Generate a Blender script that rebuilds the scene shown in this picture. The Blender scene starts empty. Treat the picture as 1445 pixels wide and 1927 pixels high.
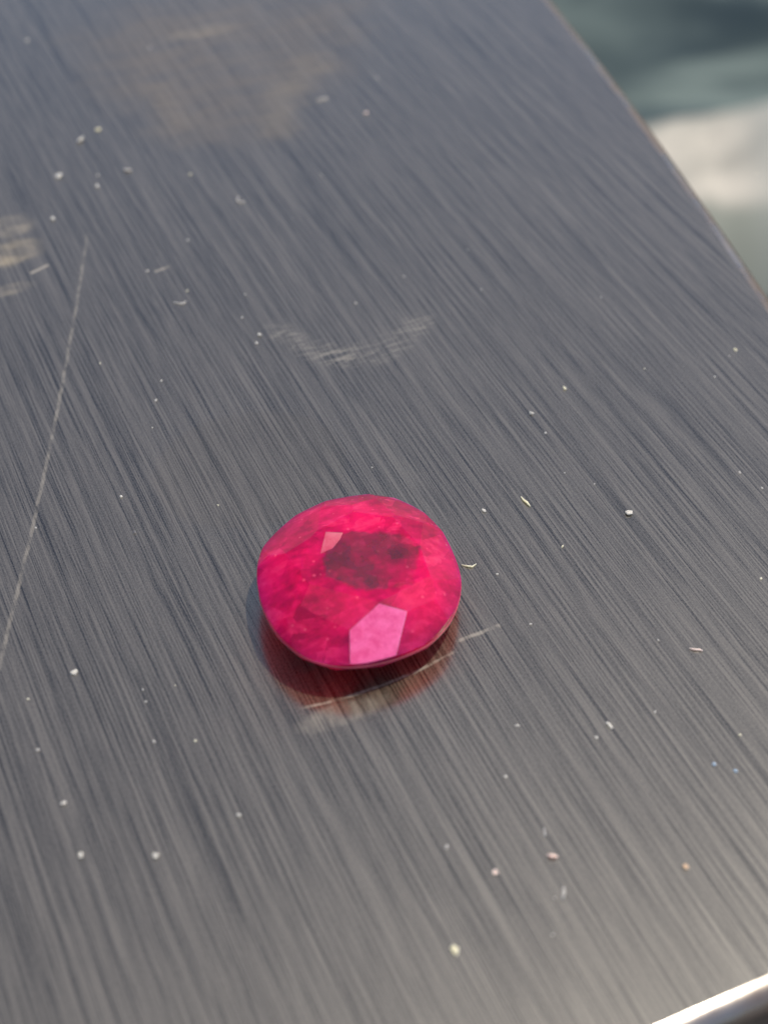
import bpy, bmesh, math, random
from mathutils import Vector, Matrix, noise
R = math.radians
S = bpy.context.scene
COL = S.collection
S.unit_settings.system = 'METRIC'
S.unit_settings.scale_length = 0.01          # one unit is one centimetre

# ------------------------------------------------------------------ camera
F, CX, CY = 2900.0, 722.5, 963.5             # focal length and centre in photograph pixels
d1 = Vector((-1853, 2881, -2900)).normalized()          # brushing direction (+y) in camera axes
d2 = Vector((8687, 2668, -2900)); d2 = (d2 - d1 * d1.dot(d2)).normalized()
dz = d2.cross(d1)
ROT = Matrix((d2, d1, dz))
def ray(px, py): return (ROT @ Vector((px - CX, -(py - CY), -F))).normalized()
CAM = -ray(676, 1130) * 6.1
def at(px, py, z=0.0):                       # a point of the place at height z
    r = ray(px, py)
    return CAM + r * ((z - CAM.z) / r.z)
cam = bpy.data.cameras.new('camera')
cam.sensor_width = 36.0
cam.lens = 36.0 * F / 1927.0
cam.clip_start, cam.clip_end = 0.05, 5000
cam.dof.use_dof = True
cam.dof.focus_distance = 6.35
cam.dof.aperture_fstop = 0.54
co = bpy.data.objects.new('camera', cam)
co.matrix_world = Matrix.Translation(CAM) @ ROT.to_4x4()
COL.objects.link(co)
S.camera = co

# ------------------------------------------------------------------ light
SUN_EL, SUN_AZ = 70.0, 78.0                  # azimuth from +y towards +x
w = bpy.data.worlds.new('World'); S.world = w; w.use_nodes = True
nt = w.node_tree
bg = nt.nodes['Background']
sky = nt.nodes.new('ShaderNodeTexSky'); sky.sky_type = 'NISHITA'; sky.sun_disc = False
sky.sun_elevation = R(SUN_EL); sky.sun_rotation = R(SUN_AZ); sky.dust_density = 2.2
nt.links.new(sky.outputs[0], bg.inputs[0]); bg.inputs[1].default_value = 0.120
sl = bpy.data.lights.new('sun', 'SUN'); sl.energy = 3.5; sl.angle = R(0.6); sl.color = (1.0, 0.91, 0.78)
so = bpy.data.objects.new('sun', sl); COL.objects.link(so)
sd = Vector((math.sin(R(SUN_AZ)) * math.cos(R(SUN_EL)), math.cos(R(SUN_AZ)) * math.cos(R(SUN_EL)), math.sin(R(SUN_EL))))
so.rotation_euler = sd.to_track_quat('Z', 'Y').to_euler()
so.location = sd * 100
S.view_settings.view_transform = 'Standard'; S.view_settings.look = 'None'
S.view_settings.exposure = 0.28; S.view_settings.gamma = 1.0
S.cycles.max_bounces = 16; S.cycles.transmission_bounces = 14
S.cycles.sample_clamp_indirect = 6.0

# ------------------------------------------------------------------ helpers
def tag(o, label=None, cat=None, group=None, kind=None):
    for k, v in (('label', label), ('category', cat), ('group', group), ('kind', kind)):
        if v: o[k] = v
    return o
def link(name, me, mat=None, parent=None):
    o = bpy.data.objects.new(name, me); COL.objects.link(o)
    if mat: me.materials.append(mat)
    if parent: o.parent = parent
    return o
def bm_mesh(name, bm, smooth=False):
    me = bpy.data.meshes.new(name); bm.normal_update(); bm.to_mesh(me); bm.free()
    for p in me.polygons: p.use_smooth = smooth
    return me
def empty(name, loc=(0, 0, 0)):
    o = bpy.data.objects.new(name, None); o.location = loc; o.empty_display_size = .2; COL.objects.link(o); return o

class NB:                                     # node builder
    def __init__(s, name):
        s.m = bpy.data.materials.new(name); s.m.use_nodes = True
        s.t = s.m.node_tree; s.t.nodes.clear()
        s.out = s.t.nodes.new('ShaderNodeOutputMaterial')
        s.oc = s.t.nodes.new('ShaderNodeTexCoord').outputs['Object']
    def n(s, typ, ins=None, **kw):
        x = s.t.nodes.new(typ)
        for k, v in kw.items(): setattr(x, k, v)
        for k, v in (ins or {}).items(): s.set(x.inputs[k], v)
        return x
    def set(s, sock, v):
        if isinstance(v, bpy.types.NodeSocket): s.t.links.new(v, sock)
        elif isinstance(v, tuple) and len(v) == 3 and sock.type == 'RGBA': sock.default_value = (*v, 1)
        else: sock.default_value = v
    def math(s, op, a, b=0.0, clamp=False):
        x = s.n('ShaderNodeMath', {0: a, 1: b}, operation=op, use_clamp=clamp); return x.outputs[0]
    def mapping(s, vec, loc=(0, 0, 0), rot=(0, 0, 0), scale=(1, 1, 1)):   # rotate and scale about loc
        v = s.n('ShaderNodeVectorMath', {0: vec, 1: loc}, operation='SUBTRACT').outputs[0]
        return s.n('ShaderNodeMapping', {'Vector': v, 'Rotation': rot, 'Scale': scale}).outputs[0]
    def noise(s, vec, scale, detail=3, rough=.55, dist=0.0):
        return s.n('ShaderNodeTexNoise', {'Vector': vec, 'Scale': scale, 'Detail': detail, 'Roughness': rough, 'Distortion': dist}).outputs[0]
    def ramp(s, v, a, b, c=0.0, d=1.0, smooth=True):
        return s.n('ShaderNodeMapRange', {0: v, 1: a, 2: b, 3: c, 4: d}, interpolation_type='SMOOTHSTEP' if smooth else 'LINEAR').outputs[0]
    def mixc(s, f, a, b):
        x = s.n('ShaderNodeMix', data_type='RGBA'); s.set(x.inputs[0], f); s.set(x.inputs[6], a); s.set(x.inputs[7], b); return x.outputs[2]
    def blob(s, vec, loc, half, ang=0.0, soft=.5, warp=.5, wscale=4.0):   # uneven patch, 1 inside
        v = s.mapping(vec, (loc[0], loc[1], 0), (0, 0, -ang), (1 / half[0], 1 / half[1], 0))
        d = s.n('ShaderNodeVectorMath', {0: v}, operation='LENGTH').outputs['Value']
        nz = s.math('SUBTRACT', s.noise(vec, wscale, 4, .6), .5)
        d = s.math('ADD', d, s.math('MULTIPLY', nz, warp * 2))
        return s.ramp(d, 1 + soft * .5, 1 - soft * .5)
    def finish(s, shader):
        s.t.links.new(shader, s.out.inputs[0]); return s.m

# ------------------------------------------------------------------ steel plate
def steel(name, worn=True):
    b = NB(name)
    oc = b.oc
    wob = b.n('ShaderNodeTexNoise', {'Vector': oc, 'Scale': .8, 'Detail': 1.0}).outputs['Color']
    wob = b.n('ShaderNodeVectorMath', {0: wob, 1: (.5, .5, .5)}, operation='SUBTRACT').outputs[0]
    wob = b.n('ShaderNodeVectorMath', {0: wob, 1: (.015, 0, 0)}, operation='MULTIPLY').outputs[0]
    v = b.n('ShaderNodeVectorMath', {0: oc, 1: wob}, operation='ADD').outputs[0]
    def streak(fx, fy, detail=2.0, rot=0.0):
        return b.noise(b.mapping(v, (0, 0, 0), (0, 0, rot), (fx, fy, 1)), 1.0, detail, .6)
    s1 = streak(9, .3, 2)                     # broad bands
    s2 = streak(78, .5, 2, .003)              # lines
    s3 = streak(150, 1.2, 2, -.003)            # fine lines
    s4 = streak(250, 5, 1, .004)              # grain
    grain = b.ramp(b.noise(oc, 130, 2, .7), .30, .70)
    h1 = b.ramp(b.math('ABSOLUTE', b.math('SUBTRACT', streak(26, .14, 2, -.002), .5)), .0, .035)     # dark hairlines
    h2 = b.ramp(b.math('ABSOLUTE', b.math('SUBTRACT', streak(30, .2, 2, .002), .47)), .03, .0)      # bright hairlines
    h2 = b.math('MULTIPLY', h2, b.ramp(streak(20, 1.6, 2), .42, .6))
    s2, s3, s4 = (b.ramp(q, .36, .62) for q in (s2, s3, s4))
    mixv = b.math('ADD', b.math('MULTIPLY', s1, .12), b.math('MULTIPLY', s2, .20))
    mixv = b.math('ADD', mixv, b.math('MULTIPLY', s3, .22))
    mixv = b.math('ADD', mixv, b.math('MULTIPLY', s4, .13))
    mixv = b.math('ADD', mixv, b.math('MULTIPLY', grain, .25))
    mixv = b.math('ADD', mixv, b.math('MULTIPLY', b.math('SUBTRACT', h1, .8), .10))
    mixv = b.math('ADD', mixv, b.math('MULTIPLY', h2, .12))
    tone = b.ramp(mixv, .20, .72, 0, 1, False)
    col = b.mixc(tone, (.047, .049, .045), (.215, .220, .195))
    rough = b.ramp(mixv, .28, .72, .17, .24, False)
    bump = b.n('ShaderNodeBump', {'Strength': .25, 'Distance': .0012, 'Height': mixv}).outputs[0]
    tang = b.n('ShaderNodeTangent', direction_type='UV_MAP').outputs[0]
    met = b.n('ShaderNodeBsdfPrincipled', {'Base Color': col, 'Metallic': 1.0, 'Coat Weight': 1.0, 'Coat Roughness': .16, 'Coat IOR': 1.6, 'Roughness': rough, 'Anisotropic': .75, 'Normal': bump, 'Tangent': tang}).outputs[0]
    wide = b.n('ShaderNodeBsdfPrincipled', {'Base Color': col, 'Metallic': 1.0, 'Coat Weight': 1.0, 'Coat Roughness': .16, 'Coat IOR': 1.6, 'Roughness': .47, 'Anisotropic': .85, 'Normal': bump, 'Tangent': tang}).outputs[0]
    x = b.n('ShaderNodeMixShader'); b.set(x.inputs[0], .48); b.set(x.inputs[1], met); b.set(x.inputs[2], wide); met = x.outputs[0]
    dif = lambda c: b.n('ShaderNodeBsdfDiffuse', {'Color': c}).outputs[0]
    def over(base, f, c):
        x = b.n('ShaderNodeMixShader'); b.set(x.inputs[0], f); b.set(x.inputs[1], base); b.set(x.inputs[2], dif(c)); return x.outputs[0]
    # dull oxide film that the brushing leaves everywhere
    sh = over(met, b.ramp(mixv, .22, .70, .02, .165, False), (.37, .285, .20))
    # finger smears, each with its own ridges
    P = lambda x, y: at(x, y)
    def smear(px, half, ang, amount, c, ridge, soft=.6, warp=.6, ws=5.0):
        p = P(*px)
        m = b.blob(oc, p, half, ang, soft, warp, ws)
        rv = b.mapping(oc, p, (0, 0, -ridge[0]), (ridge[1], ridge[2], 1))
        rg = b.ramp(b.noise(rv, 1.0, 3, .6, .6), .38, .68, .25, 1)
        return b.math('MULTIPLY', b.math('MULTIPLY', m, rg), amount), c
    for args in (
        ((380, 60), (.22, .07), -.35, .22, (.40, .34, .25), (-.35, 4.0, 22.0)),
        ((5, 480), (.18, .11), -.3, .40, (.40, .34, .24), (-.4, 5.0, 10.0)),
        ((15, 428), (.14, .10), .4, .26, (.4, .35, .27), (.5, 6.0, 12.0)),
        ((15, 545), (.12, .05), -.3, .22, (.4, .35, .27), (-.4, 7.0, 20.0)),
        ((640, 1345), (.16, .05), -.30, .22, (.42, .38, .32), (0, 26.0, 5.0)),
    ):
        f, c = smear(*args); sh = over(sh, f, c)
    def wedge(pix, amount, c, ridge, soft, warp):
        pts = [P(*q) for q in pix]; m = None
        wv = b.math('MULTIPLY', b.math('SUBTRACT', b.noise(oc, 3.2, 5, .65), .5), warp)
        for i, p in enumerate(pts):
            q = pts[(i + 1) % len(pts)]; t = (q - p).normalized()
            nn = (t.y, -t.x, 0)                       # inside for clockwise corners
            dd = b.n('ShaderNodeVectorMath', {0: b.n('ShaderNodeVectorMath', {0: oc, 1: tuple(p)}, operation='SUBTRACT').outputs[0], 1: nn}, operation='DOT_PRODUCT').outputs['Value']
            m = dd if m is None else b.math('MINIMUM', m, dd)
        m = b.ramp(b.math('ADD', m, wv), -soft * .3, soft)
        rv = b.mapping(oc, pts[0], (0, 0, -ridge[0]), (ridge[1], ridge[2], 1))
        rg = b.ramp(b.noise(rv, 1.0, 3, .6, .8), .36, .64, .35, 1)
        return b.math('MULTIPLY', b.math('MULTIPLY', m, rg), amount), c
    for args in (
        ([(105, 70), (250, -10), (740, -20), (690, 110), (560, 265), (470, 290), (300, 270), (170, 190)], .34, (.155, .132, .112), (-.35, 2.5, 15.0), .40, .55),
        ([(560, 90), (650, 80), (600, 175), (555, 255), (475, 268), (480, 190)], .28, (.22, .19, .15), (-.35, 3.5, 20.0), .16, .40),
        ([(250, 150), (330, 150), (400, 250), (350, 285), (280, 240)], .20, (.21, .175, .135), (-.35, 3.5, 20.0), .20, .40),
    ):
        f, c = wedge(*args); sh = over(sh, f, c)
    # swiped arc between the dust and the stone: part of a ring, broken into strokes
    pc = P(645, 574)
    vv = b.mapping(oc, pc, (0, 0, .25), (1 / .40, 1 / .44, 0))
    ln = b.n('ShaderNodeVectorMath', {0: vv}, operation='LENGTH').outputs['Value']
    ln = b.math('ADD', ln, b.math('MULTIPLY', b.math('SUBTRACT', b.noise(oc, 7, 3), .5), .3))
    ringm = b.math('MULTIPLY', b.ramp(ln, .60, .90), b.ramp(ln, 1.15, 1.0))
    sy = b.n('ShaderNodeSeparateXYZ', {0: vv}).outputs[1]
    ringm = b.math('MULTIPLY', ringm, b.ramp(sy, -.10, -.50))
    strokes = b.ramp(b.noise(b.mapping(oc, pc, (0, 0, .45), (8, 60, 1)), 1.0, 4, .65, 1.0), .46, .62)
    ringm = b.math('MULTIPLY', ringm, b.ramp(b.noise(oc, 5, 3, .6), .36, .58, .35, 1))
    sh = over(sh, b.math('MULTIPLY', b.math('MULTIPLY', ringm, strokes), .26), (.42, .39, .34))
    # dried water mark left of the stone
    st = b.blob(oc, P(470, 880), (.42, .36), .2, .10, .10, 3.0)
    sh = over(sh, b.math('MULTIPLY', st, .11), (.085, .078, .07))
    # long fine scratch and short pale lines
    def scratch(sh, a, c, wid, amount, bend=0.0, colr=(.55, .50, .42)):
        A, B = P(*a), P(*c); dv = (B - A); L = dv.length; ang = math.atan2(dv.y, dv.x)
        q = b.mapping(oc, (A.x, A.y, 0), (0, 0, -ang), (1, 1, 1))
        xyz = b.n('ShaderNodeSeparateXYZ', {0: q}).outputs
        t = b.math('DIVIDE', xyz[0], L)
        curve = b.math('MULTIPLY', b.math('MULTIPLY', t, b.math('SUBTRACT', 1.0, t)), bend * 4)
        jig = b.math('MULTIPLY', b.math('SUBTRACT', b.noise(oc, 9, 2), .5), .012)
        d = b.math('ABSOLUTE', b.math('ADD', b.math('SUBTRACT', xyz[1], curve), jig))
        m = b.math('MULTIPLY', b.ramp(d, wid, wid * .3), b.math('MULTIPLY', b.ramp(t, -.02, .08), b.ramp(t, 1.01, .97)))
        m = b.math('MULTIPLY', m, b.ramp(b.noise(oc, 11, 4, .7), .38, .6, .15, 1))
        return over(sh, b.math('MULTIPLY', m, amount), colr)
    sh = scratch(sh, (-20, 1330), (165, 440), .0115, .17, -.03)
    sh = scratch(sh, (860, 1207), (942, 1176), .012, .28, .0)  # short pale line right of the stone
    sh = scratch(sh, (560, 1335), (856, 1226), .009, .30, -.03)  # pale bent line in front of the stone
    sh = scratch(sh, (58, 515), (92, 498), .014, .4)
    sh = scratch(sh, (290, 512), (322, 500), .012, .3)
    sh = scratch(sh, (596, 190), (618, 186), .016, .4)
    return b.finish(sh)

STEEL = steel('brushed_steel')
EDGE = None
def edge_steel():
    b = NB('rolled_steel_edge')
    n1 = b.noise(b.mapping(b.oc, (0, 0, 0), (0, 0, 0), (5, 5, 40)), 1.0, 3)
    col = b.mixc(n1, (.36, .33, .30), (.50, .46, .42))
    bump = b.n('ShaderNodeBump', {'Strength': .2, 'Distance': .004, 'Height': n1}).outputs[0]
    met = b.n('ShaderNodeBsdfPrincipled', {'Base Color': col, 'Metallic': 1.0, 'Roughness': b.ramp(n1, .3, .7, .22, .36), 'Normal': bump}).outputs[0]
    edge_brown = b.n('ShaderNodeBsdfDiffuse', {'Color': (.12, .090, .070)}).outputs[0]  # patchy brown tint mixed over the bare metal
    x = b.n('ShaderNodeMixShader'); b.set(x.inputs[0], b.ramp(b.noise(b.oc, 2.5, 5, .65), .38, .62, .25, .65)); b.set(x.inputs[1], met); b.set(x.inputs[2], edge_brown)
    return b.finish(x.outputs[0])
EDGE = edge_steel()

# outline of the top, counter-clockwise; the right side runs a little askew and slightly bowed
def outline():
    pts = []
    def arc(c, r, a0, a1, n):
        for i in range(n + 1):
            a = R(a0 + (a1 - a0) * i / n); pts.append(Vector((c[0] + r * math.cos(a), c[1] + r * math.sin(a))))
    arc((-6.0, -1.60), .5, 180, 270, 8)
    for i in range(1, 16): pts.append(Vector((-6.0 + 7.6 * i / 16, -2.10)))
    arc((1.72, -1.60), .5, 270, 352, 10)
    for y, x in ((-.6, 2.335), (.2, 2.505), (1.09, 2.692), (1.6, 2.795), (2.18, 2.902), (2.77, 3.008), (3.4, 3.108), (4.2, 3.222), (5.2, 3.345), (7.0, 3.52)):
        pts.append(Vector((x, y)))
    arc((3.03, 8.5), .5, 5, 90, 8)
    for i in range(1, 12): pts.append(Vector((3.03 - 9.0 * i / 12, 9.0)))
    arc((-6.0, 8.5), .5, 90, 180, 8)
    return pts
def offset(pts, d):                           # inward for positive d
    n = len(pts); res = []
    for i, p in enumerate(pts):
        t = (pts[(i + 1) % n] - pts[i - 1]).normalized()
        res.append(p + Vector((-t.y, t.x)) * d)
    return res
plate = empty('steel_plate')
tag(plate, 'dark brushed stainless steel plate with rolled edge carrying the red gemstone', 'metal plate')
OUT = outline()
RAD = .085
bm = bmesh.new()
inner = offset(OUT, RAD)
vs = [bm.verts.new((p.x, p.y, 0)) for p in inner]
f = bm.faces.new(vs); bmesh.ops.triangulate(bm, faces=[f])
uv = bm.loops.layers.uv.new('UVMap')
for f in bm.faces:
    for l in f.loops: l[uv].uv = (l.vert.co.x, l.vert.co.y)
top = link('top_panel', bm_mesh('top_panel', bm), STEEL, plate)
bm = bmesh.new()
rings = []
for k in range(9):
    a = R(90 * k / 8)
    rings.append([bm.verts.new((p.x, p.y, -RAD + RAD * math.cos(a))) for p in offset(OUT, RAD * (1 - math.sin(a)))])
rings.append([bm.verts.new((p.x, p.y, -.75)) for p in OUT])
rings.append([bm.verts.new((p.x, p.y, -.78)) for p in offset(OUT, .02)])
rings.append([bm.verts.new((p.x, p.y, -.75)) for p in offset(OUT, .06)])
rings.append([bm.verts.new((p.x, p.y, -.10)) for p in offset(OUT, .07)])
for a, c in zip(rings, rings[1:]):
    n = len(a)
    for i in range(n): bm.faces.new((a[i], c[i], c[(i + 1) % n], a[(i + 1) % n]))
bmesh.ops.recalc_face_normals(bm, faces=bm.faces)
link('rolled_edge', bm_mesh('rolled_edge', bm, True), EDGE, plate)

# ------------------------------------------------------------------ what lies below, out of focus
def cloth_mat(name, a, c, sc, sheen=.2, rough=.6):
    b = NB(name)
    n1 = b.noise(b.oc, sc, 4, .6)
    col = b.mixc(b.ramp(n1, .35, .65), a, c)
    bump = b.n('ShaderNodeBump', {'Strength': .3, 'Distance': .1, 'Height': b.noise(b.oc, sc * 8, 2)}).outputs[0]
    return b.finish(b.n('ShaderNodeBsdfPrincipled', {'Base Color': col, 'Roughness': rough, 'Sheen Weight': sheen, 'Normal': bump}).outputs[0])
ground_m = cloth_mat('dark_ground', (.012, .012, .013), (.028, .026, .025), .12)
bm = bmesh.new()
bmesh.ops.create_grid(bm, x_segments=1, y_segments=1, size=3000)
g = link('ground', bm_mesh('ground', bm), ground_m); g.location.z = -46
tag(g, 'dark ground far below the plate, out of focus', None, None, 'structure')

def sheet(name, cx, cy, hx, hy, ang, z, fold, mat, label, cat, nx=90, ny=90, thick=.06):
    bm = bmesh.new(); V = []
    for j in range(ny + 1):
        row = []
        for i in range(nx + 1):
            u, v = i / nx * 2 - 1, j / ny * 2 - 1
            wob = 1 + .06 * noise.noise(Vector((u * 2, v * 2, 3.3)))
            x, y = u * hx * wob, v * hy * wob
            row.append(bm.verts.new((x, y, fold(x, y))))
        V.append(row)
    for j in range(ny):
        for i in range(nx): bm.faces.new((V[j][i], V[j][i + 1], V[j + 1][i + 1], V[j + 1][i]))
    o = link(name, bm_mesh(name, bm, True), mat)
    o.location = (cx, cy, z); o.rotation_euler.z = ang
    m = o.modifiers.new('thickness', 'SOLIDIFY'); m.thickness = thick
    return tag(o, label, cat)
def fold_shaded():
    b = NB('teal_cloth')
    n1 = b.noise(b.mapping(b.oc, (0, 0, 0), (0, 0, .3), (.22, .11, .1)), 1.0, 3, .55, .6)
    n2 = b.noise(b.mapping(b.oc, (7, 3, 0), (0, 0, -.5), (.10, .05, .1)), 1.0, 2, .5)
    col = b.mixc(b.ramp(n1, .36, .62), (.036, .054, .060), (.120, .155, .148))  # shade of the folds painted as dark and light teal
    col = b.mixc(b.ramp(n2, .52, .72), col, (.028, .045, .056))
    return b.finish(b.n('ShaderNodeBsdfPrincipled', {'Base Color': col, 'Roughness': .9, 'Specular IOR Level': .15}).outputs[0])
def tf(x, y):
    n1 = noise.noise(Vector((x * .06, y * .025, 1.7))); n2 = noise.noise(Vector((x * .2, y * .08, 9.1)))
    return 5.0 * (1 - abs(n1) * 2.2) + 1.2 * n2
c = at(1330, 60, -42)
sheet('cloth', c.x + 3, c.y + 9, 36, 32, R(62), -43, tf, fold_shaded(), 'crumpled dark teal and navy cloth far below the steel plate, out of focus', 'cloth', 120, 120, .2)
def cream_mat():
    b = NB('cream_cloth')
    n1 = b.noise(b.oc, .35, 4, .6)
    col = b.mixc(b.ramp(n1, .35, .65), (.30, .29, .255), (.44, .415, .36))
    y = b.math('ADD', b.n('ShaderNodeSeparateXYZ', {0: b.oc}).outputs[1], b.math('MULTIPLY', b.math('SUBTRACT', b.noise(b.oc, .5, 3), .5), 2.5))
    col = b.mixc(b.ramp(y, 2.6, 6.0), col, (.085, .115, .110))                  # teal border
    col = b.mixc(b.ramp(y, -1.6, -3.6), col, (.17, .185, .16))                  # grey-green near edge
    x = b.n('ShaderNodeSeparateXYZ', {0: b.oc}).outputs[0]
    col = b.mixc(b.ramp(x, .6, 3.4, 0, .7), col, (.24, .26, .25))              # greyer half, its shading painted in
    return b.finish(b.n('ShaderNodeBsdfPrincipled', {'Base Color': col, 'Roughness': .8, 'Specular IOR Level': .2}).outputs[0])
cream = cream_mat()
def cf(x, y):
    return 2.6 * noise.noise(Vector((x * .09, y * .06, 4.2))) + .5 * noise.noise(Vector((x * .3, y * .2, 2.2))) + .40 * max(0, x - .2) - .12 * max(0, -y - 3.5) ** 2 - .16 * max(0, y - 2.8) ** 2
c = at(1340, 330, -34)
sheet('napkin', c.x, c.y, 4.8, 7.4, R(-25), -34, cf, cream, 'crumpled cream cloth with teal border, out of focus past the plate edge', 'cloth napkin', 70, 70, .1)


# ------------------------------------------------------------------ the stone
def ruby_mat():
    b = NB('ruby')
    oc = b.oc
    big = b.noise(oc, 4.2, 4, .6, .5)
    silk = b.noise(b.mapping(oc, (0, 0, 0), (0, 0, .5), (5, 14, 6)), 1.0, 4, .65, .8)
    fine = b.noise(oc, 22, 3, .6)
    vor = b.n('ShaderNodeTexVoronoi', {'Vector': b.mapping(oc, (0, 0, 0), (.3, .2, .6), (1, 1.5, 1.2)), 'Scale': 6.5, 'Randomness': 1.0}, distance='MINKOWSKI')
    refl_patch = b.n('ShaderNodeSeparateXYZ', {0: vor.outputs['Color']}).outputs[0]      # tone patches painted in for pavilion facet reflections
    tone = b.math('ADD', b.math('MULTIPLY', big, .42), b.math('ADD', b.math('MULTIPLY', silk, .28), b.math('MULTIPLY', fine, .2)))
    tone = b.math('ADD', tone, b.math('MULTIPLY', refl_patch, .10))
    colr = b.mixc(b.ramp(tone, .36, .63), (.22, .0003, .036), (.58, .0008, .086))
    pale = b.ramp(b.math('ADD', b.math('MULTIPLY', silk, .5), b.math('ADD', b.math('MULTIPLY', fine, .3), b.math('MULTIPLY', refl_patch, .16))), .50, .66, 0, .6)
    far = b.ramp(b.n('ShaderNodeVectorMath', {0: oc, 1: (.75, .65, 0)}, operation='DOT_PRODUCT').outputs['Value'], -.15, .28, .45, 1.0)
    colr = b.mixc(b.math('MULTIPLY', pale, far), colr, (.60, .040, .13))
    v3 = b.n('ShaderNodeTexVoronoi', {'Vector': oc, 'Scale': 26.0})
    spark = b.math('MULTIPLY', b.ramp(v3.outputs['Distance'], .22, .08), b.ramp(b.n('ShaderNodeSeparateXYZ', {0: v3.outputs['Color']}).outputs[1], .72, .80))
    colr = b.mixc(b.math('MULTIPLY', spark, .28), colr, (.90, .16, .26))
    body = b.n('ShaderNodeBsdfPrincipled', {'Base Color': colr, 'Roughness': .12, 'IOR': 1.76, 'Subsurface Weight': 1.0,
        'Subsurface Radius': (1.0, .03, .12), 'Subsurface Scale': .55, 'Specular IOR Level': .11}, subsurface_method='RANDOM_WALK').outputs[0]
    clear = b.n('ShaderNodeBsdfPrincipled', {'Base Color': (.72, .22, .30), 'Roughness': .05, 'IOR': 1.76, 'Transmission Weight': 1.0}).outputs[0]
    # silk clouds fill the rim; the middle of the stone is clearer
    core = [Vector(q) for q in ((-.115, .150), (.02, .172), (.193, .097), (.244, .004), (.125, -.185), (-.06, -.145), (-.18, -.02))]
    d = None
    for i, p in enumerate(core):
        q = core[(i + 1) % len(core)]; t = (q - p).normalized()
        pv = b.n('ShaderNodeVectorMath', {0: oc, 1: (p.x, p.y, 0)}, operation='SUBTRACT').outputs[0]
        dd = b.n('ShaderNodeVectorMath', {0: pv, 1: (t.y, -t.x, 0)}, operation='DOT_PRODUCT').outputs['Value']
        d = dd if d is None else b.math('MINIMUM', d, dd)
    d = b.math('ADD', d, b.math('MULTIPLY', b.math('SUBTRACT', b.noise(oc, 16, 3), .5), .05))
    cl = b.ramp(d, -.004, .016, .04, .70)
    v2 = b.n('ShaderNodeTexVoronoi', {'Vector': b.mapping(oc, (3, 1, 0), (0, 0, .4), (1, 1.3, 1)), 'Scale': 11.0}, distance='CHEBYCHEV')
    z2 = b.n('ShaderNodeSeparateXYZ', {0: v2.outputs['Color']}).outputs[0]
    run = b.n('ShaderNodeVectorMath', {0: oc, 1: (-.35, .94, 0)}, operation='DOT_PRODUCT').outputs['Value']
    run = b.math('ADD', run, b.math('MULTIPLY', b.math('SUBTRACT', z2, .5), .16))
    cl = b.math('MULTIPLY', cl, b.ramp(run, -.20, -.01, .30, 1.0))       # cloudier towards the near side
    cl = b.math('MULTIPLY', cl, b.ramp(b.noise(oc, 11, 3, .6), .36, .62, 1.0, .80))
    x = b.n('ShaderNodeMixShader'); b.set(x.inputs[0], cl); b.set(x.inputs[1], body); b.set(x.inputs[2], clear)
    return b.finish(x.outputs[0])
RUBY = ruby_mat()
GIRDLE = [(.214, .413), (.305, .357), (.364, .273), (.394, .167), (.396, .061), (.380, -.048), (.358, -.135), (.318, -.210), (.247, -.302), (.145, -.374),
          (.069, -.403), (-.041, -.418), (-.136, -.412), (-.226, -.394), (-.315, -.345), (-.379, -.27), (-.416, -.164), (-.424, -.041), (-.397, .103),
          (-.355, .211), (-.299, .292), (-.213, .351), (-.104, .408), (.011, .436), (.118, .438)]
def smooth_loop(p, n):
    m = len(p); res = []
    for i in range(n):
        t = i / n * m; k = int(t); s = t - k
        P = [Vector(p[(k + j) % m]) for j in (-1, 0, 1, 2)]
        res.append(((-s**3 + 3*s**2 - 3*s + 1) * P[0] + (3*s**3 - 6*s**2 + 4) * P[1] + (-3*s**3 + 3*s**2 + 3*s + 1) * P[2] + s**3 * P[3]) / 6)
    return res
NF = []
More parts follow.
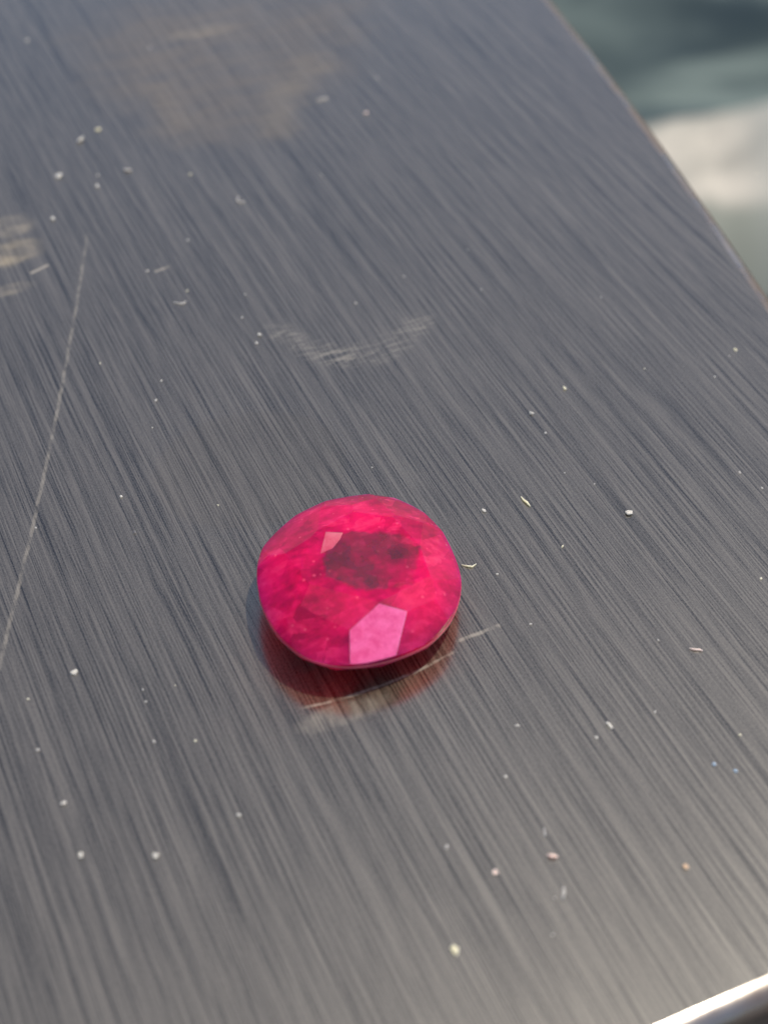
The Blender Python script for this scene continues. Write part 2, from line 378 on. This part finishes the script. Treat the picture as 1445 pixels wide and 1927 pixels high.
def make_gem():
    rnd = random.Random(7)
    ax = R(56); A, B = .4545, .400
    M2 = Matrix.Rotation(ax, 2) @ Matrix(((A, 0), (0, B))) @ Matrix.Rotation(-ax, 2)
    H, DEP, GT = .098, .120, .012               # crown height, pavilion depth, half girdle
    loop = smooth_loop(GIRDLE, 110)[::-1]
    bm = bmesh.new()
    lo = [bm.verts.new((p.x * 1.01, p.y * 1.01, -.6)) for p in loop]; hi = [bm.verts.new((p.x * 1.01, p.y * 1.01, .6)) for p in loop]
    n = len(loop)
    for i in range(n): bm.faces.new((lo[i], lo[(i + 1) % n], hi[(i + 1) % n], hi[i]))
    bm.faces.new(lo); bm.faces.new(hi)
    bmesh.ops.recalc_face_normals(bm, faces=bm.faces)
    def cut(co, no):
        ret = bmesh.ops.bisect_plane(bm, geom=bm.verts[:] + bm.edges[:] + bm.faces[:], plane_co=co, plane_no=no, clear_outer=True, dist=1e-6)
        ed = [e for e in ret['geom_cut'] if isinstance(e, bmesh.types.BMEdge)]
        if len(ed) > 2:
            bmesh.ops.holes_fill(bm, edges=[e for e in bm.edges if e.is_boundary], sides=0)
    def facet(az, r, z, slope, up=1):
        az = R(az); dirv = Vector((math.cos(az), math.sin(az)))
        nu = M2.inverted().transposed() @ dirv           # outward normal of the stretched circle
        p = max(loop, key=lambda q: nu.dot(q)) * r
        k = nu.length
        # plane: nu.(p2-p) + cot-like term in z ; slope is the angle of the facet from horizontal in the round stone
        hs = .42 * k                                     # keep the angle near the asked one
        nz = hs / math.tan(R(slope)) * up / .42
        cut(Vector((p.x, p.y, z)), Vector((nu.x, nu.y, nz)).normalized())
    cut(Vector((0, 0, H)), Vector((.0, .0, 1)))
    az0 = -106
    # the near crown facet and its neighbours, laid out from its corners
    def lift(x, y): return Vector((x, y, 0))
    a0, top = Vector((-.159, -.425, GT)), Vector((-.035, -.225, H - .004))
    side = Vector((.97, -.24, 0)).normalized()
    nF = side.cross(top - a0).normalized(); nF = nF if nF.z > 0 else -nF
    def onF(x, y): return Vector((x, y, a0.z - (nF.x * (x - a0.x) + nF.y * (y - a0.y)) / nF.z))
    cut(a0, nF); NF.append(nF)
    cen = onF(-.10, -.34)
    for p, q, dl in (((-.238, -.413), (-.185, -.280), 11), ((-.155, -.262), (-.035, -.215), 10), ((-.035, -.215), (.050, -.275), 12), ((.050, -.285), (-.072, -.450), 11)):
        p, q = onF(*p), onF(*q); ax_ = (q - p).normalized()
        for sg in (1, -1):
            nn = Matrix.Rotation(R(dl * sg), 3, ax_) @ nF
            if nn.dot(cen - p) < 0: cut(p, nn); break
    for az, sl in ((-8, 30), (36, 27), (80, 31), (122, 27), (170, 29)): facet(az, 1.0, GT, sl)
    for az, sl in ((14, 17), (58, 16), (101, 18), (146, 16), (192, 17)): facet(az, .66, H - .012, sl)
    for az, sl in ((-30, 36), (15, 38), (57, 38), (100, 37), (146, 38), (200, 36), (225, 35)): facet(az, 1.0, GT + .004, sl)
    for i in range(8): facet(az0 + 20 + 45 * i + rnd.uniform(-4, 4), 1.0, -GT, 46 + rnd.uniform(-3, 3), -1)
    for i in range(8): facet(az0 + 42 + 45 * i + rnd.uniform(-4, 4), 1.0, -GT, 52 + rnd.uniform(-3, 3), -1)
    for i in range(8): facet(az0 + 20 + 45 * i + rnd.uniform(-5, 5), .78, -DEP * .62, 26 + rnd.uniform(-3, 3), -1)
    cut(Vector((0, 0, -DEP)), Vector((.04, .02, -1)).normalized())
    bmesh.ops.remove_doubles(bm, verts=bm.verts, dist=2e-4)
    bmesh.ops.dissolve_degenerate(bm, edges=bm.edges, dist=1e-4)
    bmesh.ops.recalc_face_normals(bm, faces=bm.faces)
    return bm
bm = make_gem()
GLARE = None
def glare_paint_mat(name, c1, c2, rough):  # bright facet reflection put into the base colour
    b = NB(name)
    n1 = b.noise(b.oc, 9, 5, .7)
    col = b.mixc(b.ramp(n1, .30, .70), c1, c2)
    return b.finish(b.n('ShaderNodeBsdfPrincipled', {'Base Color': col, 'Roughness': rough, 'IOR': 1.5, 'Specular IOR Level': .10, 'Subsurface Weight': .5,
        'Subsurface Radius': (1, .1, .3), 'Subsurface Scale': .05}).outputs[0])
bm.faces.ensure_lookup_table()
def pick(az, slope_lo, slope_hi):
    best = None
    for f in bm.faces:
        if f.normal.z <= 0: continue
        sl = math.degrees(math.acos(min(1, f.normal.z)))
        if not slope_lo < sl < slope_hi: continue
        a = math.degrees(math.atan2(f.normal.y, f.normal.x))
        d = abs((a - az + 180) % 360 - 180)
        if best is None or d < best[0]: best = (d, f)
    return best[1]
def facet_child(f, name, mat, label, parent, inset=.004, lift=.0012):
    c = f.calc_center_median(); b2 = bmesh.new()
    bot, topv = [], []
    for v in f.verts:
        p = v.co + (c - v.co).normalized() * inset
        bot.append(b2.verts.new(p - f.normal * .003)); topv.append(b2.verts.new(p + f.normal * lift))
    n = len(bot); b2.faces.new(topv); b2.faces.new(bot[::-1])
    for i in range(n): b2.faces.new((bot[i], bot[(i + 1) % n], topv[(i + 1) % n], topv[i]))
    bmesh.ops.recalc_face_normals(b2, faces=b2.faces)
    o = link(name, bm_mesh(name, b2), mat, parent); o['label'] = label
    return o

tilt = Matrix.Rotation(R(3.5), 4, Vector((.35, .94, 0)))       # leaning on a pavilion facet, right side lower
zmin = min((tilt @ v.co).z for v in bm.verts)
bm2 = bm.copy()
gem = link('gemstone', bm_mesh('gemstone', bm2), RUBY)
gem.matrix_world = Matrix.Translation((.011, -.010, -zmin + .0005)) @ tilt
tag(gem, 'faceted oval cushion-cut pinkish red ruby resting on the brushed steel', 'gemstone')
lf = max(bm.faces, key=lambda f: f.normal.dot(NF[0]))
facet_child(lf, 'crown_facet_glare', glare_paint_mat('painted_glare_facet', (.60, .024, .15), (.80, .10, .29), .5), 'near-side crown facet with a pale lilac pink reflection painted in', gem)  # overlay whose paler lilac stands in for a bright reflection
# thin polished girdle band round the stone
gl = [q * 1.0 for q in smooth_loop(GIRDLE, 110)]
b2 = bmesh.new(); prof = ((1.004, -.0055), (1.0135, -.004), (1.0135, .004), (1.004, .0055))
rg = [[b2.verts.new((q.x * k, q.y * k, z)) for q in gl] for k, z in prof]
for a, c in zip(rg, rg[1:] + rg[:1]):
    for i in range(len(gl)): b2.faces.new((a[i], a[(i + 1) % len(gl)], c[(i + 1) % len(gl)], c[i]))
bmesh.ops.recalc_face_normals(b2, faces=b2.faces)
def girdle_mat():
    b = NB('girdle_polish')
    return b.finish(b.n('ShaderNodeBsdfPrincipled', {'Base Color': b.mixc(b.noise(b.oc, 12, 4, .7), (.45, .004, .06), (.80, .08, .16)), 'Roughness': .22, 'IOR': 1.76}).outputs[0])
link('girdle', bm_mesh('girdle', b2), girdle_mat(), gem)
# painted reflection of a small facet at the far left corner of the table, a hair proud of it
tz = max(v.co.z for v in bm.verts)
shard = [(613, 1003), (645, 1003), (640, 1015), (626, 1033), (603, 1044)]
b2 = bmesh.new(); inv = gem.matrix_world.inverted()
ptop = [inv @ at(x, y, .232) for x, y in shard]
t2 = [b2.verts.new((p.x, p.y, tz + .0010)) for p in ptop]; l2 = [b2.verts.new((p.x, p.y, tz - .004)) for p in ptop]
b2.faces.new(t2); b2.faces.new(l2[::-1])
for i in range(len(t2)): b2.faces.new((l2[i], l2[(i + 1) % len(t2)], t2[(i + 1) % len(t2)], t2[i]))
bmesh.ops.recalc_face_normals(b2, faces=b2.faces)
link('corner_facet_glare', bm_mesh('corner_facet_glare', b2), glare_paint_mat('corner_glare', (.46, .03, .085), (.56, .11, .16), .5), gem)['label'] = 'small facet with painted pale pink reflection at the far left corner of the table'
bm.free()

# ------------------------------------------------------------------ dust and lint on the steel
def dust_mat(name, c, rough=.5):
    b = NB(name)
    return b.finish(b.n('ShaderNodeBsdfPrincipled', {'Base Color': b.mixc(b.noise(b.oc, 60, 2), tuple(.7 * x for x in c), c), 'Roughness': rough, 'Subsurface Weight': 1.0, 'Subsurface Radius': (1, 1, 1), 'Subsurface Scale': .03}).outputs[0])
DW = dust_mat('white_dust', (.52, .50, .45)); DY = dust_mat('yellow_dust', (.80, .72, .45)); DG = dust_mat('grey_dust', (.45, .43, .40))
DP = dust_mat('pink_dust', (.85, .58, .50)); DO = dust_mat('orange_dust', (.75, .40, .22)); DB = dust_mat('blue_dust', (.30, .42, .60)); DD = dust_mat('dark_dust', (.06, .06, .07))
def bead_mat():
    b = NB('clear_bead')
    return b.finish(b.n('ShaderNodeBsdfPrincipled', {'Base Color': (.8, .78, .72), 'Roughness': .15, 'Transmission Weight': .6}).outputs[0])
BEAD = bead_mat()
PX = .00225                                   # centimetres to one photograph pixel at the stone
rnd = random.Random(11)
def size_at(px, py): return .84 * (at(px, py) - CAM).length / 6.1 * PX
def grain_mesh(sx, sy, sz, sub=1, rough=.8):
    bm = bmesh.new(); bmesh.ops.create_icosphere(bm, subdivisions=sub, radius=1)
    sh = rnd.uniform(0, 50)
    for v in bm.verts:
        k = 1 + rough * noise.noise(v.co * 1.3 + Vector((sh, 0, 0)))
        v.co = Vector((v.co.x * sx * k, v.co.y * sy * k, v.co.z * sz * k))
    z = min(v.co.z for v in bm.verts)
    for v in bm.verts: v.co.z -= z
    return bm_mesh('grain', bm, False)
def strip_mesh(pts, r):                       # bent thread or chip through points, half-sunk never: lies on z = 0
    bm = bmesh.new(); rings = []
    for i, p in enumerate(pts):
        t = (Vector(pts[min(i + 1, len(pts) - 1)]) - Vector(pts[max(i - 1, 0)])).normalized(); s = Vector((-t.y, t.x))
        k = r * (1 if 0 < i < len(pts) - 1 else .55) * rnd.uniform(.8, 1.2)
        rings.append([bm.verts.new((p[0] + s.x * k * math.cos(a), p[1] + s.y * k * math.cos(a), k * (1 + math.sin(a)))) for a in [j * math.tau / 6 for j in range(6)]])
    for a, c in zip(rings, rings[1:]):
        for j in range(6): bm.faces.new((a[j], a[(j + 1) % 6], c[(j + 1) % 6], c[j]))
    bm.faces.new(rings[0][::-1]); bm.faces.new(rings[-1])
    bmesh.ops.recalc_face_normals(bm, faces=bm.faces)
    return bm_mesh('fibre', bm, True)
def grain(px, py, wpx, hpx, mat, label, name='dust_grain', cat='dust grain', group='loose dust on the steel plate', ang=0, flat=.4):
    s = size_at(px, py)
    o = link(name, grain_mesh(wpx * s / 2.2, hpx * s / 2 * 1.35, max(wpx, hpx) * s / 2 * flat), mat)
    p = at(px, py); o.location = (p.x, p.y, .0006); o.rotation_euler.z = ang
    return tag(o, label, cat, group)
def fibre(pix, rpx, mat, label, name='lint_fibre', cat='fibre', group='loose fibres and slivers on the steel plate'):
    pts = [at(*q) for q in pix]; c = sum(pts, Vector()) / len(pts)
    s = size_at(*pix[0])
    o = link(name, strip_mesh([(p.x - c.x, p.y - c.y) for p in pts], rpx * s / 2), mat)
    o.location = (c.x, c.y, .0006)
    return tag(o, label, cat, group)
# ones that can be told apart
grain(112, 332, 17, 13, BEAD, 'largest glassy bead at upper left, clear with a bright glint', 'bead', 'bead')
grain(294, 1612, 14, 13, BEAD, 'round translucent bead at lower left, right of a darker bead', 'bead', 'bead')
grain(153, 1611, 13, 12, BEAD, 'round dark-centred bead at lower left, left of a brighter bead', 'bead', 'bead')
grain(855, 1789, 18, 17, DY, 'cream round grain near the front edge, biggest there')
grain(1182, 967, 17, 10, DW, 'white wedge-shaped flake right of the ruby, beyond a yellow sliver', 'dust_flake', 'flake')
grain(999, 779, 13, 8, DW, 'thin white curled flake above right of the ruby, below a yellow dot', 'dust_flake', 'flake', ang=.5)
grain(140, 1266, 19, 11, DW, 'white winged flake left of the ruby near the long scratch', 'dust_flake', 'flake', ang=.3)
grain(910, 962, 8, 9, DW, 'bright white dot just upper right of the ruby')
grain(1062, 732, 8, 9, DY, 'yellowish dot standing alone above a curled flake')
grain(1383, 659, 8, 8, DY, 'bright yellowish dot near the right edge of the photo')
grain(488, 631, 9, 7, DW, 'bright dot at the left end of the faint swiped arc')
grain(483, 646, 6, 6, DW, 'small grey-white dot just under the bright dot at the arc')
grain(100, 413, 9, 8, DW, 'square white speck at upper left below the glassy bead')
grain(184, 351, 8, 8, DW, 'white speck at upper left, right of the glassy bead')
grain(229, 935, 7, 7, DW, 'white pinprick in the dark grain left of the ruby')
grain(689, 214, 10, 6, DP, 'pinkish oval speck right of the big finger smear', ang=-.6)
grain(185, 244, 12, 9, DY, 'tan flake on the left rim of the big finger smear', 'dust_flake', 'flake')
grain(120, 1513, 14, 9, DG, 'grey flake at lower left above a dark-centred bead', 'dust_flake', 'flake', ang=.6)
grain(932, 1642, 16, 11, DP, 'stubby pale pink chip near the front, left of two others', 'dust_chip', 'chip', ang=-.3)
grain(1288, 1632, 10, 12, DO, 'orange speck near the lower right corner')
grain(1342, 1439, 9, 7, DB, 'bluish speck at the right, left of its twin')
grain(1383, 1452, 9, 7, DB, 'bluish speck at the right edge, right of its twin')
grain(254, 1003, 8, 7, DD, 'dark speck left of the ruby')
grain(1146, 1366, 10, 15, DW, 'pale upright flake below right of the ruby, above a small dot', 'dust_flake', 'flake')
grain(1122, 1388, 8, 8, DW, 'small pale dot just below left of an upright flake')
fibre([(980, 936), (985, 943), (991, 948), (997, 954)], 6, DY, 'yellow dumbbell-shaped sliver right of the ruby', 'sliver', 'sliver')
fibre([(868, 1064), (880, 1067), (888, 1068), (896, 1062)], 4, DY, 'short yellow fibre touching the right side of the ruby')
fibre([(1296, 1221), (1306, 1224), (1315, 1224), (1321, 1226)], 5, DP, 'pinkish straight sliver at the right, largest there', 'sliver', 'sliver')
fibre([(1029, 1611), (1039, 1614), (1049, 1614)], 9, DP, 'blurred pink sliver near the front, topmost of three', 'sliver', 'sliver')
fibre([(1060, 1671), (1060, 1683), (1058, 1694)], 8, DG, 'blurred grey upright sliver near the front, below a pink one', 'sliver', 'sliver')
fibre([(1023, 1560), (1025, 1575)], 7, DG, 'faint grey upright sliver near the front, above the pink one', 'sliver', 'sliver')
fibre([(146, 269), (153, 266), (157, 259)], 6, DW, 'curved white sliver at upper left beside the big finger smear', 'sliver', 'sliver')
fibre([(448, 371), (447, 379), (453, 382), (461, 380)], 3, DG, 'curled grey hair below the big finger smear')
fibre([(233, 320), (241, 323), (247, 321)], 5, DG, 'grey sliver between the glassy bead and the big smear', 'sliver', 'sliver')
fibre([(326, 569), (335, 571), (345, 573), (351, 567)], 3, DG, 'wavy grey hair left of the swiped arc')
fibre([(596, 188), (606, 187), (616, 185)], 3, DG, 'straight pale fibre at the right rim of the big finger smear')
# pinpricks, each described by the larger thing it lies next to
MARKS = [((112, 332), 'the largest glassy bead'), ((294, 1612), 'the brighter of two glassy beads'), ((153, 1611), 'the dark-centred bead'), ((855, 1789), 'the big cream grain'),
    ((1182, 967), 'the white wedge-shaped flake'), ((999, 779), 'the thin white curled flake'), ((140, 1266), 'the white winged flake'), ((910, 962), 'the white dot beside the ruby'),
    ((1383, 659), 'the yellowish dot near the right edge'), ((488, 631), 'the bright dot at the swiped arc'), ((100, 413), 'the square white speck'), ((229, 935), 'the lone white dot left of the ruby'),
    ((689, 214), 'the pinkish oval speck'), ((185, 244), 'the tan flake'), ((120, 1513), 'the grey flake at lower left'), ((932, 1642), 'the stubby pale pink chip'), ((1288, 1632), 'the orange speck'),
    ((1383, 1452), 'the right bluish speck'), ((1146, 1366), 'the pale upright flake'), ((988, 944), 'the yellow dumbbell-shaped sliver'), ((885, 1066), 'the short yellow fibre'),
    ((1308, 1224), 'the pinkish straight sliver'), ((1060, 1683), 'the grey upright sliver'), ((152, 265), 'the curved white sliver'), ((451, 377), 'the curled grey hair'), ((337, 571), 'the wavy grey hair'),
    ((606, 187), 'the straight pale fibre'), ((640, 690), 'the swiped arc'), ((676, 932), 'the far edge of the ruby'), ((650, 1345), 'the pale bent line in front of the ruby')]
TAKEN = {}
def speck_label(px, py, tint):
    for d, mx, my, nm in sorted((math.hypot(px - m[0][0], py - m[0][1]), m[0][0], m[0][1], m[1]) for m in MARKS):
        a = math.degrees(math.atan2(my - py, px - mx)) % 360
        way = ('right of', 'above right of', 'above', 'above left of', 'left of', 'below left of', 'below', 'below right of')[int((a + 22.5) // 45) % 8]
        key = way + ' ' + nm
        if key not in TAKEN:
            TAKEN[key] = 1
            return 'tiny %s dust pinprick %s %s' % (tint, key, '' if d > 60 else 'close by') if len(key.split()) < 9 else 'tiny %s dust pinprick %s' % (tint, key)
for k, (px, py, d) in enumerate([(185, 331, 6), (283, 90, 8), (52, 77, 8), (359, 329, 8), (710, 147, 6), (354, 453, 6), (278, 510, 7), (353, 548, 7), (461, 555, 7), (669, 571, 7),
        (456, 598, 5), (189, 684, 6), (304, 717, 7), (294, 755, 7), (287, 805, 5), (411, 951, 6), (68, 994, 6), (1372, 670, 4), (1026, 815, 6), (1212, 694, 5), (1062, 890, 5),
        (1391, 890, 7), (1433, 919, 6), (1058, 1029, 8), (998, 1175, 7), (1238, 1205, 5), (1232, 1340, 6), (1391, 1383, 8), (973, 1366, 8), (1118, 911, 4), (1344, 709, 5),
        (1431, 1089, 6), (935, 1081, 6), (269, 1298, 6), (275, 1321, 7), (54, 1316, 6), (290, 1396, 8), (72, 1412, 8), (450, 1535, 11), (368, 1394, 7), (951, 1462, 9), (840, 1595, 10),
        (1040, 1760, 9), (1424, 327, 5), (605, 330, 5), (550, 412, 4), (760, 520, 4), (880, 470, 4), (1130, 560, 4), (905, 545, 5), (700, 880, 4), (330, 1290, 5), (1043, 1690, 6)]):
    grain(px, py, d * rnd.uniform(.6, 1.0), d * rnd.uniform(.6, .9), (DW, DG, DW, DY)[k % 4], speck_label(px, py, ('pale', 'grey', 'pale', 'yellowish')[k % 4]).strip(), 'dust_speck', 'dust speck', 'faint dust specks on the steel', rnd.uniform(0, 3))
